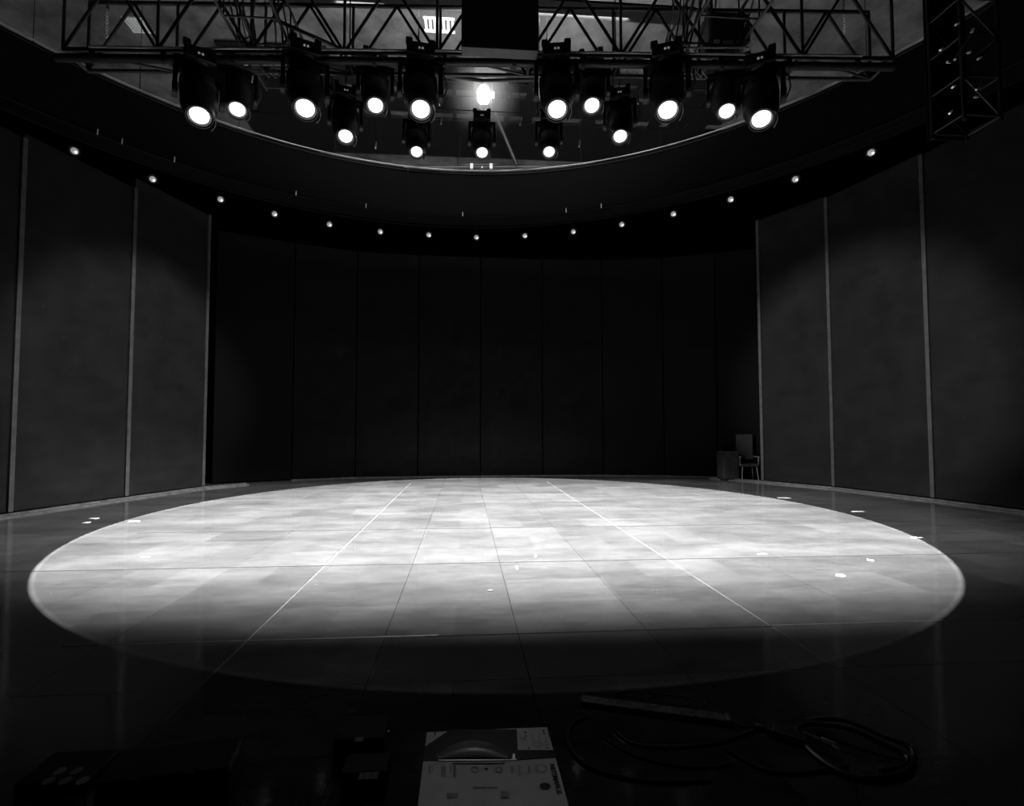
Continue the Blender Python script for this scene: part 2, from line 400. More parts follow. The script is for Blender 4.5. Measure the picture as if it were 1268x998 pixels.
# ------------------------------------------------------------------ ring fascia
K = 1.25                                        # ring size
RC0 = Vector((-.10 * K, 2.70 * K, 0)); RR = 6.5 * K
ZB, ZT = 1.6 + 4.02 * K, 1.6 + 4.86 * K
def arc(c, r, z, a0, a1, n): return [Vector((c.x + r * math.cos(a0 + (a1 - a0) * i / n), c.y + r * math.sin(a0 + (a1 - a0) * i / n), z)) for i in range(n + 1)]
fr = thing('ring_fascia', 'wide curved black fascia ring hanging round the lamps with a thin pale top edge', 'fascia', (0, 0, 0))
A0, A1 = math.radians(-40), math.radians(220)
def ring(name, prof, m, parent, n=120, full=False, c=RC0, a0=A0, a1=A1):
    bm = bmesh.new(); rs = []
    for i in range(n + 1):
        a = a0 + (a1 - a0) * i / n
        rs.append([bm.verts.new((c.x + r * math.cos(a), c.y + r * math.sin(a), z)) for r, z in prof])
    for s, t in zip(rs, rs[1:]):
        for k in range(len(prof)): bm.faces.new((s[k], s[(k + 1) % len(prof)], t[(k + 1) % len(prof)], t[k]))
    bm.faces.new(rs[0]); bm.faces.new(rs[-1][::-1])
    return done(name, bm, m, parent, smooth=True)
ring('band', [(RR, ZB), (RR, ZT), (RR + .05, ZT), (RR + .05, ZB)], M['fascia'], fr)
bm = bmesh.new(); tubem(bm, arc(RC0, RR - .0, ZT + .04, A0, A1, 120), .014, 6); done('top_rail', bm, M['rail'], fr, smooth=True)
bm = bmesh.new(); tubem(bm, arc(RC0, RR - .05, ZT - .07, A0, A1, 120), .008, 6); done('cable_run', bm, M['black'], fr, smooth=True)
bm = bmesh.new(); tubem(bm, arc(RC0, RR, ZB - .01, A0, A1, 120), .022, 6); done('bottom_hem', bm, M['backing'], fr, smooth=True)
for px, py in ((123, 162), (152, 175), (210, 208), (366, 242), (453, 257), (573, 265), (701, 261), (744, 254)):
    p = lvl(px, py, ZB); d = (p - RC0); d.z = 0; d = d.normalized() * (RR - .03)
    rod('clip', (RC0.x + d.x, RC0.y + d.y, ZB - .03), (RC0.x + d.x * .997, RC0.y + d.y * .997, ZB + .06), .010, M['chrome'], fr)
for a in (20, 45, 70, 90, 110, 135, 160):
    a = math.radians(a); p = Vector((RC0.x + (RR + .03) * math.cos(a), RC0.y + (RR + .03) * math.sin(a), ZT))
    rod('hanger', p, p + Vector((0, 0, 9.6 - ZT)), .006, M['black'], fr)

SO = struct(ring('dark_mask_1', [(10.9, 8.0), (10.9, 9.62), (11.0, 9.62), (11.0, 8.0)], M['backing'], None, c=Vector((-.16, 4.4, 0)), a0=0, a1=2 * PI))  # black band added to keep the gap above the wall tops dark
# ring of small downlights outside the fascia
LP = [(92, 187), (189, 222), (273, 247), (340, 265), (408, 278), (471, 287), (531, 291), (590, 294), (650, 292), (710, 287), (770, 278), (834, 265), (905, 247), (985, 222), (1079, 189)]
ZL = 1.6 + 4.0 * 1.22
lp3 = [lvl(x, y, ZL) for x, y in LP]
pr = thing('curved_pipe', 'thin black curved pipe carrying the ring of small downlights', 'pipe', (0, 0, 0))
LC = Vector((-.17 * 1.22, 3.41 * 1.22, 0)); LR = 6.80 * 1.22
bm = bmesh.new(); tubem(bm, arc(LC, LR, ZL + .26, math.radians(24), math.radians(152), 90), .022, 6); done('tube', bm, M['backing'], pr, smooth=True)
for a in (28, 55, 90, 125, 148):
    a = math.radians(a); p = Vector((LC.x + LR * math.cos(a), LC.y + LR * math.sin(a), ZL + .26)); rod('hanger', p, p + Vector((0, 0, 9.6 - ZL - .26)), .006, M['black'], pr)
wordsN = ['leftmost', 'second from the left', 'third from the left', 'fourth from the left', 'fifth from the left', 'sixth from the left', 'just left of the middle one', 'middle',
          'just right of the middle one', 'sixth from the right', 'fifth from the right', 'fourth from the right', 'third from the right', 'second from the right', 'rightmost']
def make_downlight():
    r = thing('downlight', '', 'lamp', group='small downlights in a ring below the fascia')
    # local: lens looks along -Y' tilted down toward the room's centre
    T = Matrix.Rotation(math.radians(-62), 4, 'X')
    parts = []
    bm = bmesh.new(); lathe(bm, [(.045, .26), (.062, .24), (.066, .10), (.075, .02), (.085, 0), (.078, 0), (.062, .03), (.062, .03)], 20, T, True, False)
    parts.append(done('housing', bm, M['black'], r, smooth=True))
    bm = bmesh.new(); lathe(bm, [(.056, .022), (.040, .004), (.018, -.004), (.001, -.006)], 20, T, True, True); parts.append(done('lens', bm, M['dimlens'], r, smooth=True))
    bm = bmesh.new(); lathe(bm, [(.001, -.030), (.014, -.026), (.020, -.014), (.014, 0), (.001, .004)], 12, T @ Matrix.Translation((.022, .014, 0))); parts.append(done('bulb', bm, M['spark'], r, smooth=True))
    parts.append(rod('bracket', (0, .12, .07), (0, .12, .27), .008, M['black'], r))
    return r, parts
base, ps = make_downlight(); KIDS += ps
for k, p in enumerate(lp3):
    c = math.atan2(p.y - 3.0, p.x - .4) - PI / 2
    if k == 0: o = base; o.location = p; o.rotation_euler.z = c * .6
    else: o = dup(base, p, c * .6)
    d_ = (p - LC); d_.z = 0; q_ = d_.normalized() * LR + LC; q_.z = ZL + .26
    e_ = Matrix.Rotation(-o.rotation_euler.z, 3, 'Z') @ (q_ - p); rod('arm', (0, .12, .27), e_, .008, M['black'], o)
    if k in (6, 8): o['label'] = 'small glowing downlight of the ring, %s of the pair beside the middle one' % ('left' if k == 6 else 'right')
    else: o['label'] = 'small glowing downlight in the ring under the fascia, %s of the fifteen' % wordsN[k]

# ------------------------------------------------------------------ trusses
def ty(x): return 6.76 - .055 * (x - .3)
def box_truss(name, label, A, B, wv, hv, bay, m=M['truss'], rc=.03, rb=.022, nbay=None):
    A = Vector(A); B = Vector(B); d = B - A; L = d.length; t = d.normalized(); side = Vector((0, 0, 1)).cross(t).normalized()
    r = thing(name, label, 'truss', A)
    off = [Vector((0, 0, 0)), side * wv, Vector((0, 0, hv)), side * wv + Vector((0, 0, hv))]
    for o in off: rod('chord', o, o + d, rc, m, r)
    n = nbay or max(1, round(L / bay)); st = L / n
    for i in range(n + 1):
        p = t * st * i
        rod('upright', off[0] + p, off[2] + p, rb, m, r); rod('upright', off[1] + p, off[3] + p, rb, m, r); rod('crossbar', off[0] + p, off[1] + p, rb, m, r)
        if i < n:
            q = t * st * (i + .5); e = t * st * (i + 1)
            for a, b in ((off[0], off[2]), (off[1], off[3])):
                rod('brace', a + p, b + q, rb, m, r); rod('brace', a + e, b + q, rb, m, r)
            rod('brace', off[0] + p, off[1] + e, rb * .8, m, r)
    return r
P0 = lvl(193 - 117, 60, 6.9); P1 = lvl(1003 + 100, 63, 6.9)
a0 = Vector((lvl(193, 60, 6.9).x, 7.0, 6.9))
A = Vector((-5.62, ty(-5.62) + .02, 6.9)); B = Vector((6.11, ty(6.11) + .02, 6.9))
box_truss('lighting_truss', 'long black box truss across the top that carries the front row of stage lamps', A, B, .42, 1.05, 1.3, nbay=9)
bar = thing('lighting_bar', 'thick black pipe slung along under the long box truss', 'pipe', (0, 0, 0))
rod('pipe', (-5.7, ty(-5.7), 6.76), (6.1, ty(6.1), 6.76), .055, M['black'], bar, 12)
rod('chord_highlight', (-5.2, ty(-5.2) - .06, 6.875), (5.6, ty(5.6) - .06, 6.875), .016, M['rail'], bar)  # second rod is pale, painted in for the highlight along the truss chord
for k in range(12):
    X = -5.2 + k * .98; rod('clamp', (X, ty(X), 6.70), (X, ty(X), 6.92), .035, M['black'], bar)
# long trusses running front to back
VPx = .0
for side, px0, px1, lab in ((-1, 281, 346, 'left black truss running from front to back, ladder-like with loops of cable'), (1, 862, 938, 'right black truss running from front to back beside the slotted box')):
    p0 = lvl(px0, 27, 7.06); p1 = lvl(px1, 27, 7.06)
    t = thing('side_truss', lab, 'truss', (p0.x, p0.y, 7.06)); wv = p1.x - p0.x
    for ox in (0, wv):
        for oz in (0, .5): rod('chord', (ox, -2.4, oz), (ox, 1.35, oz), .02, M['truss'], t)
    for k in range(9):
        y = -2.4 + k * .46
        rod('crossbar', (0, y, 0), (wv, y, 0), .013, M['truss'], t)
        for ox in (0, wv):
            rod('upright', (ox, y, 0), (ox, y, .5), .012, M['truss'], t)
            if k < 8: rod('brace', (ox, y, .5 * (k % 2)), (ox, y + .46, .5 * ((k + 1) % 2)), .012, M['truss'], t)
    # the pale pipe frame under it
    f = thing('pipe_frame', 'pale ladder-shaped pipe frame with bright clamps between the lamps, %s of two' % ('left' if side < 0 else 'right'), 'frame', (0, 0, 0), group=None)
    xa, xb = (304, 352) if side < 0 else (850, 897)
    c0, c1 = lvl(xa, 69, 6.95), lvl(xb, 69, 6.95); d0, d1 = lvl(xa, 80, 6.95), lvl(xb, 80, 6.95)
    rod('pipe', c0, c1, .014, M['pipe'], f); rod('pipe', d0, d1, .014, M['pipe'], f); rod('pipe', c0, d0, .012, M['pipe'], f); rod('pipe', c1, d1, .012, M['pipe'], f)
    e0, e1 = lvl(xa - 25 if side < 0 else xa - 6, 59, 6.95), lvl(xb + 5 if side < 0 else xb + 30, 59, 6.95); rod('pipe', e0, e1, .014, M['pipe'], f)
    for c in (c0, c1):
        q = boxo('clamp', c + (d0 - c0) * .5 + Vector((0, 0, -.03)), (.06, .05, .07), M['chrome'], f)
    rod('post', c0, c0 + Vector((0, 0, .12)), .012, M['dark'], f); rod('post', c1, c1 + Vector((0, 0, .12)), .012, M['dark'], f)
# rear bars behind the first row
rb = thing('rear_bar', 'black pipe and drop rods holding the back row of five stage lamps', 'pipe', (0, 0, 0))
rowC = [(428, 170, 7.35), (516, 189, 7.7), (597, 190, 7.8), (680, 189, 7.7), (768, 170, 7.35)]
rp = []
for px, py, Y in rowC:
    p = at(px, py, Y - .18); rp.append(Vector((p.x, Y, 7.25)))
rp = [rp[0] + Vector((-.9, -.55, 0))] + rp + [rp[-1] + Vector((.9, -.55, 0))]
for a, b in zip(rp, rp[1:]): rod('pipe', a, b, .028, M['truss'], rb)
for q in (rp[1], rp[2], rp[4], rp[5]): rod('drop_rod', q, Vector((q.x, q.y, 9.6)), .010, M['black'], rb)
for q in (rp[0], rp[-1]): rod('drop_rod', q, Vector((q.x, q.y, 9.6)), .012, M['black'], rb)

# ------------------------------------------------------------------ stage lamps (moving heads)
def make_head():
    r = thing('stage_lamp', '', 'lamp')
    P = []
    for s in (-1, 1):
        bm = bmesh.new(); lathe(bm, [(.03, -.04), (.045, -.03), (.045, .03), (.03, .04)], 12, Matrix.Translation((s * .13, 0, -.03)) @ Matrix.Rotation(PI / 2, 4, 'Y')); box(bm, Vector((s * .13, 0, -.09)), (.03, .05, .07)); P.append(done('clamp', bm, M['black'], r, smooth=True))
    bm = bmesh.new(); box(bm, Vector((0, 0, -.19)), (.32, .28, .14)); b = done('base', bm, M['black'], r, bevel=.02); P.append(b)
    for s in (-1, 1):
        bm = bmesh.new(); box(bm, Vector((s * .018, -.145, -.20)), (.022, .008, .02)); P.append(done('display', bm, M['dot'], b))
    bm = bmesh.new(); lathe(bm, [(.10, -.28), (.12, -.26), (.12, -.25)], 20); box(bm, Vector((0, 0, -.30)), (.50, .13, .06))
    for s in (-1, 1):
        box(bm, Vector((s * .232, 0, -.46)), (.045, .13, .32)); lathe(bm, [(.085, -.028), (.085, .028)], 18, Matrix.Translation((s * .232, 0, -.62)) @ Matrix.Rotation(PI / 2, 4, 'Y'))
    P.append(done('yoke', bm, M['black'], r, bevel=.008))
    T = Matrix.Translation((0, 0, -.62)) @ Matrix.Rotation(math.radians(-27), 4, 'X')
    bm = bmesh.new(); lathe(bm, [(.12, .34), (.17, .32), (.188, .26), (.19, .02), (.188, -.16), (.17, -.21), (.142, -.25), (.137, -.36), (.128, -.36), (.120, -.31)], 28, T, True, False)
    for k in range(5): lathe(bm, [(.188, .05 + k * .035), (.197, .055 + k * .035), (.197, .068 + k * .035), (.188, .073 + k * .035)], 28, T)
    h = done('head', bm, M['black'], r, smooth=True); P.append(h)
    bm = bmesh.new(); lathe(bm, [(.118, -.325), (.118, -.35), (.112, -.352), (.104, -.34)], 28, T, False, False); P.append(done('lens_ring', bm, M['glass'], h, smooth=True))
    bm = bmesh.new(); lathe(bm, [(.098, -.322), (.096, -.338), (.07, -.350), (.035, -.356), (.002, -.358)], 28, T, True, True); P.append(done('lens', bm, M['lens'], h, smooth=True))
    # side flap by the mouth
    bm = bmesh.new()
    n = 10
    vs = []
    for i in range(n + 1):
        a = math.radians(-40 + 80 * i / n)
        vs.append([bm.verts.new(T @ Vector((math.cos(a) * rr, math.sin(a) * rr, z))) for rr, z in ((.15, -.30), (.155, -.40), (.160, -.40), (.156, -.30))])
    for a, b_ in zip(vs, vs[1:]):
        for k in range(4): bm.faces.new((a[k], a[(k + 1) % 4], b_[(k + 1) % 4], b_[k]))
    bm.faces.new(vs[0]); bm.faces.new(vs[-1][::-1])
    P.append(done('flap', bm, M['dark'], h, smooth=True))
    bm = bmesh.new(); pts = [(.10, .10, -.14), (.22, .14, -.22), (.30, .10, -.34), (.31, .06, -.50), (.27, .04, -.62), (.21, .03, -.66)]
    tubem(bm, pts, .009, 6); P.append(done('cable', bm, M['dark'], r, smooth=True))
    return r, P
LENSL = Vector((0, -.358 * math.sin(math.radians(27)), -.62 - .358 * math.cos(math.radians(27))))
hb, hp = make_head(); KIDS += hp
HEADS = [(247, 145, 1.22, 6.62, 'large stage lamp at the far left end of the front row, lens lit'),
         (294, 137, 1.00, 6.62, 'smaller lit stage lamp second from the left in the front row'),
         (378, 136, 1.24, 6.50, 'large lit stage lamp left of the pale pipe frame, third in the front row'),
         (465, 132, 1.00, 6.50, 'smaller lit stage lamp fourth from the left in the front row'),
         (521, 137, 1.22, 6.50, 'large lit stage lamp beside the hanging black box, to its left'),
         (690, 137, 1.22, 6.50, 'large lit stage lamp beside the hanging black box, to its right'),
         (733, 132, 1.00, 6.50, 'smaller lit stage lamp fourth from the right in the front row'),
         (827, 138, 1.24, 6.50, 'large lit stage lamp third from the right in the front row'),
         (900, 139, 1.00, 6.60, 'smaller lit stage lamp second from the right in the front row'),
         (943, 149, 1.22, 6.66, 'large stage lamp at the far right end of the front row, lens lit'),
         (428, 170, .98, 7.35, 'lit stage lamp at the left end of the back row of five'),
         (516, 189, .86, 7.7, 'lit stage lamp second from the left in the back row of five'),
         (597, 190, .86, 7.8, 'lit stage lamp in the middle of the back row, below the glaring lamp'),
         (680, 189, .86, 7.7, 'lit stage lamp second from the right in the back row of five'),
         (768, 170, .98, 7.35, 'lit stage lamp at the right end of the back row of five')]
for k, (px, py, sc, Y, lab) in enumerate(HEADS):
    if k < 10:
        Y = 6.7
        back = .40 if k in (1, 3, 6, 8) else 0
        for _ in range(3): Y = ty(at(px, py, Y).x) + back
        if back: sc *= 1.06
    lens = at(px, py, Y - .16 * sc)
    rz = (-.62) * (lens.x - .3) / 4 * .9
    rz = -rz * -1 if False else rz
    off = Matrix.Rotation(rz, 3, 'Z') @ (LENSL * sc)
    loc = lens - off
    o = hb if k == 0 else dup(hb, loc)
    o.location = loc; o.rotation_euler = (0, 0, rz); o.scale = (sc, sc, sc); o['label'] = lab
    o['group'] = 'front row of stage lamps' if k < 10 else 'back row of stage lamps'
    # stirrup up to its bar
    zt = (6.89 if k in (1, 3, 6, 8) else 6.74) if k < 10 else 7.25
    HEADS[k] = (lab, loc, sc)
    if abs(zt - loc.z) > .02:
        for hx in ((0,) if k != 12 else (-1.05, 1.05)): rod('hanging_rod', (hx, 0, -.04), (hx, 0, (zt - loc.z) / sc), .010, M['black'], o)
        if k == 12: rod('hanging_bar', (-1.05, 0, -.03), (1.05, 0, -.03), .008, M['black'], o)

# ------------------------------------------------------------------ hanging black box and the glaring lamp
b0 = thing('hanging_box', 'big plain black box hanging from above at top centre', 'box', at(619, 66, 6.42))
boxo('body', (0, 0, .9), (1.03, .17, 1.79), M['black'], b0, .006)
boxo('bottom_plate', (0, 0, .0), (1.01, .165, .012), M['dark'], b0)
for sx in (-.5, .5): rod('hanging_rod', (sx * .9, 0, 1.75), (sx * .9, 0, 9.6 - b0.location.z), .015, M['dark'], b0)
lamp = thing('glare_lamp', 'single glaring oval lamp with a halo, hanging below the central black box', 'lamp', at(599, 118, 9.3))
boxo('housing', (.12, .12, .55), (.62, .4, .52), M['dark'], lamp, .02)
bm = bmesh.new(); lathe(bm, [(.001, .19), (.07, .165), (.115, .09), (.128, 0), (.115, -.09), (.07, -.165), (.001, -.19)], 24); done('bulb', bm, M['bulb'], lamp, smooth=True)
bm = bmesh.new(); lathe(bm, [(.05, .20), (.06, .30)], 16); done('socket', bm, M['dark'], lamp)
bm = bmesh.new(); lathe(bm, [(.03, -.215), (.085, -.225), (.10, -.235), (.03, -.25)], 20); done('lower_reflector', bm, M['chrome'], lamp, smooth=True)
bm = bmesh.new(); box(bm, Vector((.18, -.02, 0)), (.05, .03, .14)); done('side_reflector', bm, M['chrome'], lamp, bevel=.01)
rod('bracket', (.16, .1, -.08), (.16, .1, .3), .012, M['dark'], lamp); rod('hanging_rod', (.12, .12, .8), (.12, .12, 1.2), .02, M['dark'], lamp)
rod('lower_stem', (0, 0, -.30), (0, 0, -.18), .006, M['dark'], lamp)
hz = bpy.data.materials.new('lamp_haze'); hz.use_nodes = True
nt = hz.node_tree; nt.nodes.remove(nt.nodes['Principled BSDF']); vs = nt.nodes.new('ShaderNodeVolumeScatter')
tc_ = nt.nodes.new('ShaderNodeTexCoord'); gr = nt.nodes.new('ShaderNodeTexGradient'); gr.gradient_type = 'QUADRATIC_SPHERE'
mu = nt.nodes.new('ShaderNodeMath'); mu.operation = 'MULTIPLY'; mu.inputs[1].default_value = 1.0
nt.links.new(tc_.outputs['Object'], gr.inputs[0]); nt.links.new(gr.outputs['Fac'], mu.inputs[0]); nt.links.new(mu.outputs[0], vs.inputs['Density'])
nt.links.new(vs.outputs[0], nt.nodes['Material Output'].inputs['Volume'])
bm = bmesh.new(); bmesh.ops.create_icosphere(bm, subdivisions=3, radius=1.0)  # haze ball added so that the bulb's glare shows as a halo
for v in bm.verts: v.co.z *= .9
for f in bm.faces: f.smooth = True
hzo = done('halo_haze', bm, hz); hzo.location = (.35, 9.3, 8.03); hzo.scale = (.8, .8, .8); tag(hzo, 'soft ball of smoke haze added for the halo round the glaring lamp', 'smoke'); hzo['kind'] = 'stuff'
wl = thing('added_trough', 'long dark trough added under the unseen ceiling uplight, out of view', 'lamp', (.3, 7.42, 8.2))  # trough added only to house the unseen uplight
boxo('trough', (0, 0, 0), (6.6, .32, .04), M['black'], wl); 
for sx in (-3, 0, 3): rod('hanging_rod', (sx, 0, 0), (sx, 0, 1.4), .012, M['black'], wl)
# diagonal strut behind it, horizontal pipe with two bright clamps
rod_ = thing('diagonal_strut', 'faint grey strut slanting down to the right below the glaring lamp', 'strut', (0, 0, 0))
rod('tube', at(612, 138, 10.1), at(640, 205, 10.1), .04, M['truss'], rod_); rod('drop_rod', at(612, 138, 10.1), at(612, 138, 10.1) + Vector((0, 0, 1.2)), .01, M['black'], rod_)
hp_ = thing('fascia_pipe', 'thin level pipe with two bright clamps along the fascia top at the centre', 'pipe', (0, 0, 0))
pa, pb = at(500, 207, 11.25), at(692, 206, 11.25)
rod('tube', pa, pb, .010, M['pipe'], hp_); rod('tube', at(575, 204, 11.22), at(615, 203, 11.22), .008, M['pipe'], hp_)
for px in (584, 608):
    q = at(px, 206, 11.2); boxo('clamp', q, (.07, .06, .12), M['chrome'], hp_)
boxo('clamp', at(597, 207, 11.2), (.03, .03, .03), M['chrome'], hp_)
for px in (505, 690): rod('stay', at(px, 207, 11.25), at(px, 216, 11.42), .008, M['dark'], hp_)

# slotted equipment box top right, cable bundles, chains, chrome rods
sb = thing('dimmer_rack', 'black slotted equipment box up in the right truss', 'box', at(896, 62, 6.9))
boxo('body', (0, 0, .22), (.62, .35, .42), M['dark'], sb, .01)
for k in range(7): boxo('slot', (-.24 + k * .08, -.18, .20), (.03, .02, .10), M['ink'], sb)
boxo('knob', (.24, -.19, .24), (.04, .03, .06), M['chrome'], sb)
for sx in (-.25, .25): rod('hanging_rod', (sx, 0, .4), (sx, 0, 2.7), .012, M['dark'], sb)
for k, (px, lab) in enumerate(((320, 'bundle of hanging black cables above the left pipe frame'), (848, 'bundle of hanging black cables above the right pipe frame'))):
    cb = thing('cable_bundle', lab, 'cable', lvl(px, 60, 7.0))
    rr = random.Random(5 + k)
    for j in range(8):
        x = (j - 3.5) * .085; pts = []
        for s in range(9):
            f = s / 8; pts.append((x + .06 * math.sin(f * 4 + j) + rr.uniform(-.01, .01) + (.25 if k else -.25) * f, .1 * math.cos(f * 3 + j), f * 1.5))
        bm = bmesh.new(); tubem(bm, pts, rr.choice((.008, .012, .016)), 6); done('cable', bm, M['dark'] if j % 3 else M['pipe'], cb, smooth=True)
    for j in range(3):
        bm = bmesh.new(); x = -.05 + j * .09
        tubem(bm, [(x, 0, .02), (x + .05, 0, -.14), (x + .1, 0, -.30), (x + .2, .02, -.40)], .010, 6); done('cable_tail', bm, M['pipe'], cb, smooth=True)
for px, py0, py1, lab in ((446, 28, 46, 'short bright chain hanging at top left in front of the ceiling'), (1046, 28, 44, 'short bright chain hanging at top right')):
    ch = thing('chain', lab, 'chain', (0, 0, 0)) if False else None
def chain(px, lab, Y=7.4):
    p = at(px, 44, Y); ch = thing('chain', lab, 'chain', p)
    for k in range(14):
        bm = bmesh.new(); pts = [(.018 * math.cos(a), 0, .034 * math.sin(a)) for a in [2 * PI * i / 12 for i in range(12)]]
        tubem(bm, pts, .006, 5, True); o = done('link', bm, M['chrome'] if k < 8 else M['dark'], ch, smooth=True); o.location = (0, 0, k * .052); o.rotation_euler = (0, 0, PI / 2 * (k % 2))
    rod('rope', (0, 0, .72), (0, 0, 9.6 - p.z), .006, M['dark'], ch)
chain(132, 'short bright chain hanging by the top left corner'); chain(1046, 'short bright chain hanging right of the trusses')
for px0, y0, px1, y1, X in ((541.5, 84, 542.5, 120, 'left'), (668, 84, 669, 120, 'right')):
    t = thing('metal_rod', 'slim shiny upright rod beside the central box, on its %s side' % X, 'rod', (0, 0, 0))
    a, b = at(px0, y0, 7.6), at(px1, y1, 7.6); rod('shaft', a, b, .018, M['chrome'], t); rod('tip', b, b + Vector((.02, 0, -.14)), .012, M['chrome'], t); rod('hanging_wire', a, Vector((a.x, a.y, 9.6)), .005, M['dark'], t)
for k, (px, py) in enumerate(((404, 128), (546, 150), (644, 151), (790, 125), (465, 180), (717, 178), (312, 98), (893, 98))):
    t = thing('safety_cable', 'small hanging bright safety cable end between the stage lamps', 'cable', at(px, py, 7.1), group='safety cable ends')
    t['label'] = ['safety cable end right of the third front lamp', 'bright cable end low right of the fifth front lamp', 'bright cable end low left of the sixth front lamp', 'bright cable end above the right back-row lamp',
                  'faint cable end left of the back-row lamps\' middle', 'faint cable end right of the back-row lamps\' middle', 'bright cable end beneath the left pipe frame', 'bright cable end beneath the right pipe frame'][k]
    rod('hook', (0, 0, -.05), (.012, 0, .05), .009, M['chrome'], t); rod('wire', (0, 0, .05), (0, 0, (7.0 if t.location.z < 6.8 and k != 2 else 9.55) - t.location.z), .003, M['dark'], t)

# upright truss piece top right, hung with clamps
tw = thing('upright_truss', 'dark upright truss column with glinting clamps at the top right corner', 'truss', lvl(1196, 160, 5.3))
for sx in (-.24, .24):
    for sy in (-.2, .2): rod('chord', (sx, sy, -.02), (sx, sy, 4.25), .022, M['black'], tw)
for k in range(9):
    z = .05 + k * .48
    for sy in (-.2, .2): rod('crossbar', (-.24, sy, z), (.24, sy, z), .013, M['black'], tw); rod('brace', (-.24 if k % 2 else .24, sy, z), (.24 if k % 2 else -.24, sy, z + .48), .013, M['black'], tw)
    for sx in (-.24, .24): rod('crossbar', (sx, -.2, z), (sx, .2, z), .013, M['black'], tw)
boxo('back_plate', (0, .24, 2.1), (.52, .02, 4.2), M['fascia'], tw)
rr = random.Random(11)
for px, py in ((1185, 30), (1166, 61), (1213, 72), (1181, 107), (1209, 120), (1177, 139), (1200, 65), (1204, 38), (1175, 77), (1211, 110)):
    q = at(px, py, tw.location.y - .24); o = boxo('clamp', q - tw.location, (.05, .03, .022), M['chrome'], tw); o.rotation_euler = (rr.uniform(-.5, .5), rr.uniform(-1.3, .2), 0)
q0, q1 = at(1182, 74, tw.location.y - .26) - tw.location, at(1203, 42, tw.location.y - .26) - tw.location
rod('stay', q0, q1, .014, M['pipe'], tw)

# ------------------------------------------------------------------ chair and covered crate in the right-hand opening
cr = thing('crate', 'dim cloth-covered crate standing in the dark right-hand gap', 'crate', (8.25, 15.05, 0))
boxo('body', (0, 0, .42), (.52, .45, .82), M['cloth'], cr, .05); boxo('lid', (0, 0, .86), (.48, .43, .08), M['cloth'], cr, .03); boxo('plinth', (0, 0, .02), (.5, .4, .04), M['black'], cr)
chh = thing('armchair', 'dim high-backed armchair beside the covered crate, partly hidden by the right wall', 'chair', (8.83, 14.95, 0), math.radians(-12))
boxo('seat', (0, 0, .47), (.52, .5, .09), M['cloth'], chh, .03); boxo('backrest', (0, .25, 1.02), (.5, .07, .80), M['cloth'], chh, .03)
for s in (-.27, .27):
    boxo('armrest', (s, 0, .72), (.06, .42, .04), M['grey'], chh, .012); rod('arm_post', (s, -.16, .45), (s, -.16, .71), .014, M['grey'], chh)
    rod('leg', (s * .9, -.22, 0), (s * .75, -.18, .45), .016, M['pipe'], chh); rod('leg', (s * .9, .26, 0), (s * .75, .2, .45), .016, M['pipe'], chh)

# ------------------------------------------------------------------ bits of tape on the stage floor
TAPES = [(1078, 693.5, .06, .07, 'round white tape dot on the lit floor at right, the farther of two', 1), (1041, 712.5, .10, .07, 'oval white tape patch on the lit floor at right, the nearer of two', 1),
         (1063, 633.5, .24, .07, 'crumpled pale tape strip on the dark floor near the right wall', 0), (116, 642, .14, .08, 'crumpled white tape scrap on the dark floor near the left wall', 0),
         (107, 647, .08, .10, 'small white scrap just left of the crumpled tape near the left wall', 0), (971, 616.5, .28, .06, 'thin pale tape strip at the right rear of the lit circle', 0),
         (166, 645.5, .16, .05, 'pale scrap at the left edge of the lit circle', 0), (1136, 666, .16, .04, 'thin white tape mark on the right edge of the lit circle', 0),
         (944, 686, .12, .03, 'thin pale tape mark on the middle joint, right of centre', 0), (640, 703, .022, .12, 'short upright white tape dash near the middle of the circle', 0),
         (663, 688.5, .03, .09, 'small white tape tick just behind the central dash', 0), (180, 690, .10, .02, 'thin pale tape mark in the left part of the circle', 0)]
for px, py, sx, sy, lab, rnd in TAPES:
    p = lvl(px, py, .002)
    bm = bmesh.new()
    if rnd: lathe(bm, [(sx * .5, 0), (sx * .5, .003), (sx * .45, .004)], 16); bmesh.ops.scale(bm, vec=(1, sy / sx * 1.3, 1), verts=bm.verts)
    else:
        n = 6
        tp = [[bm.verts.new((-sx / 2 + sx * i / n, s * sy / 2 * (1 + .5 * noise.noise(Vector((i, s, px)))), .0005 + z + (.012 if z else 0) * abs(noise.noise(Vector((i * .9, px, s))))) ) for s, z in ((-1, 0), (1, 0), (1, .003), (-1, .003))] for i in range(n + 1)]
        for a, b in zip(tp, tp[1:]):
            for k in range(4): bm.faces.new((a[k], a[(k + 1) % 4], b[(k + 1) % 4], b[k]))
        bm.faces.new(tp[0]); bm.faces.new(tp[-1][::-1])
    o = done('tape_mark', bm, M['white']); o.location = (p.x, p.y, .0005); o.rotation_euler.z = R.uniform(-.2, .2) if not rnd else 0
    tag(o, lab, 'tape', 'tape marks on the floor')
o = boxo('screw_head', lvl(607, 731, .004), (.05, .03, .008), M['ink']); tag(o, 'tiny dark speck lying at the centre of the lit circle', 'debris')
o.location.z = .004

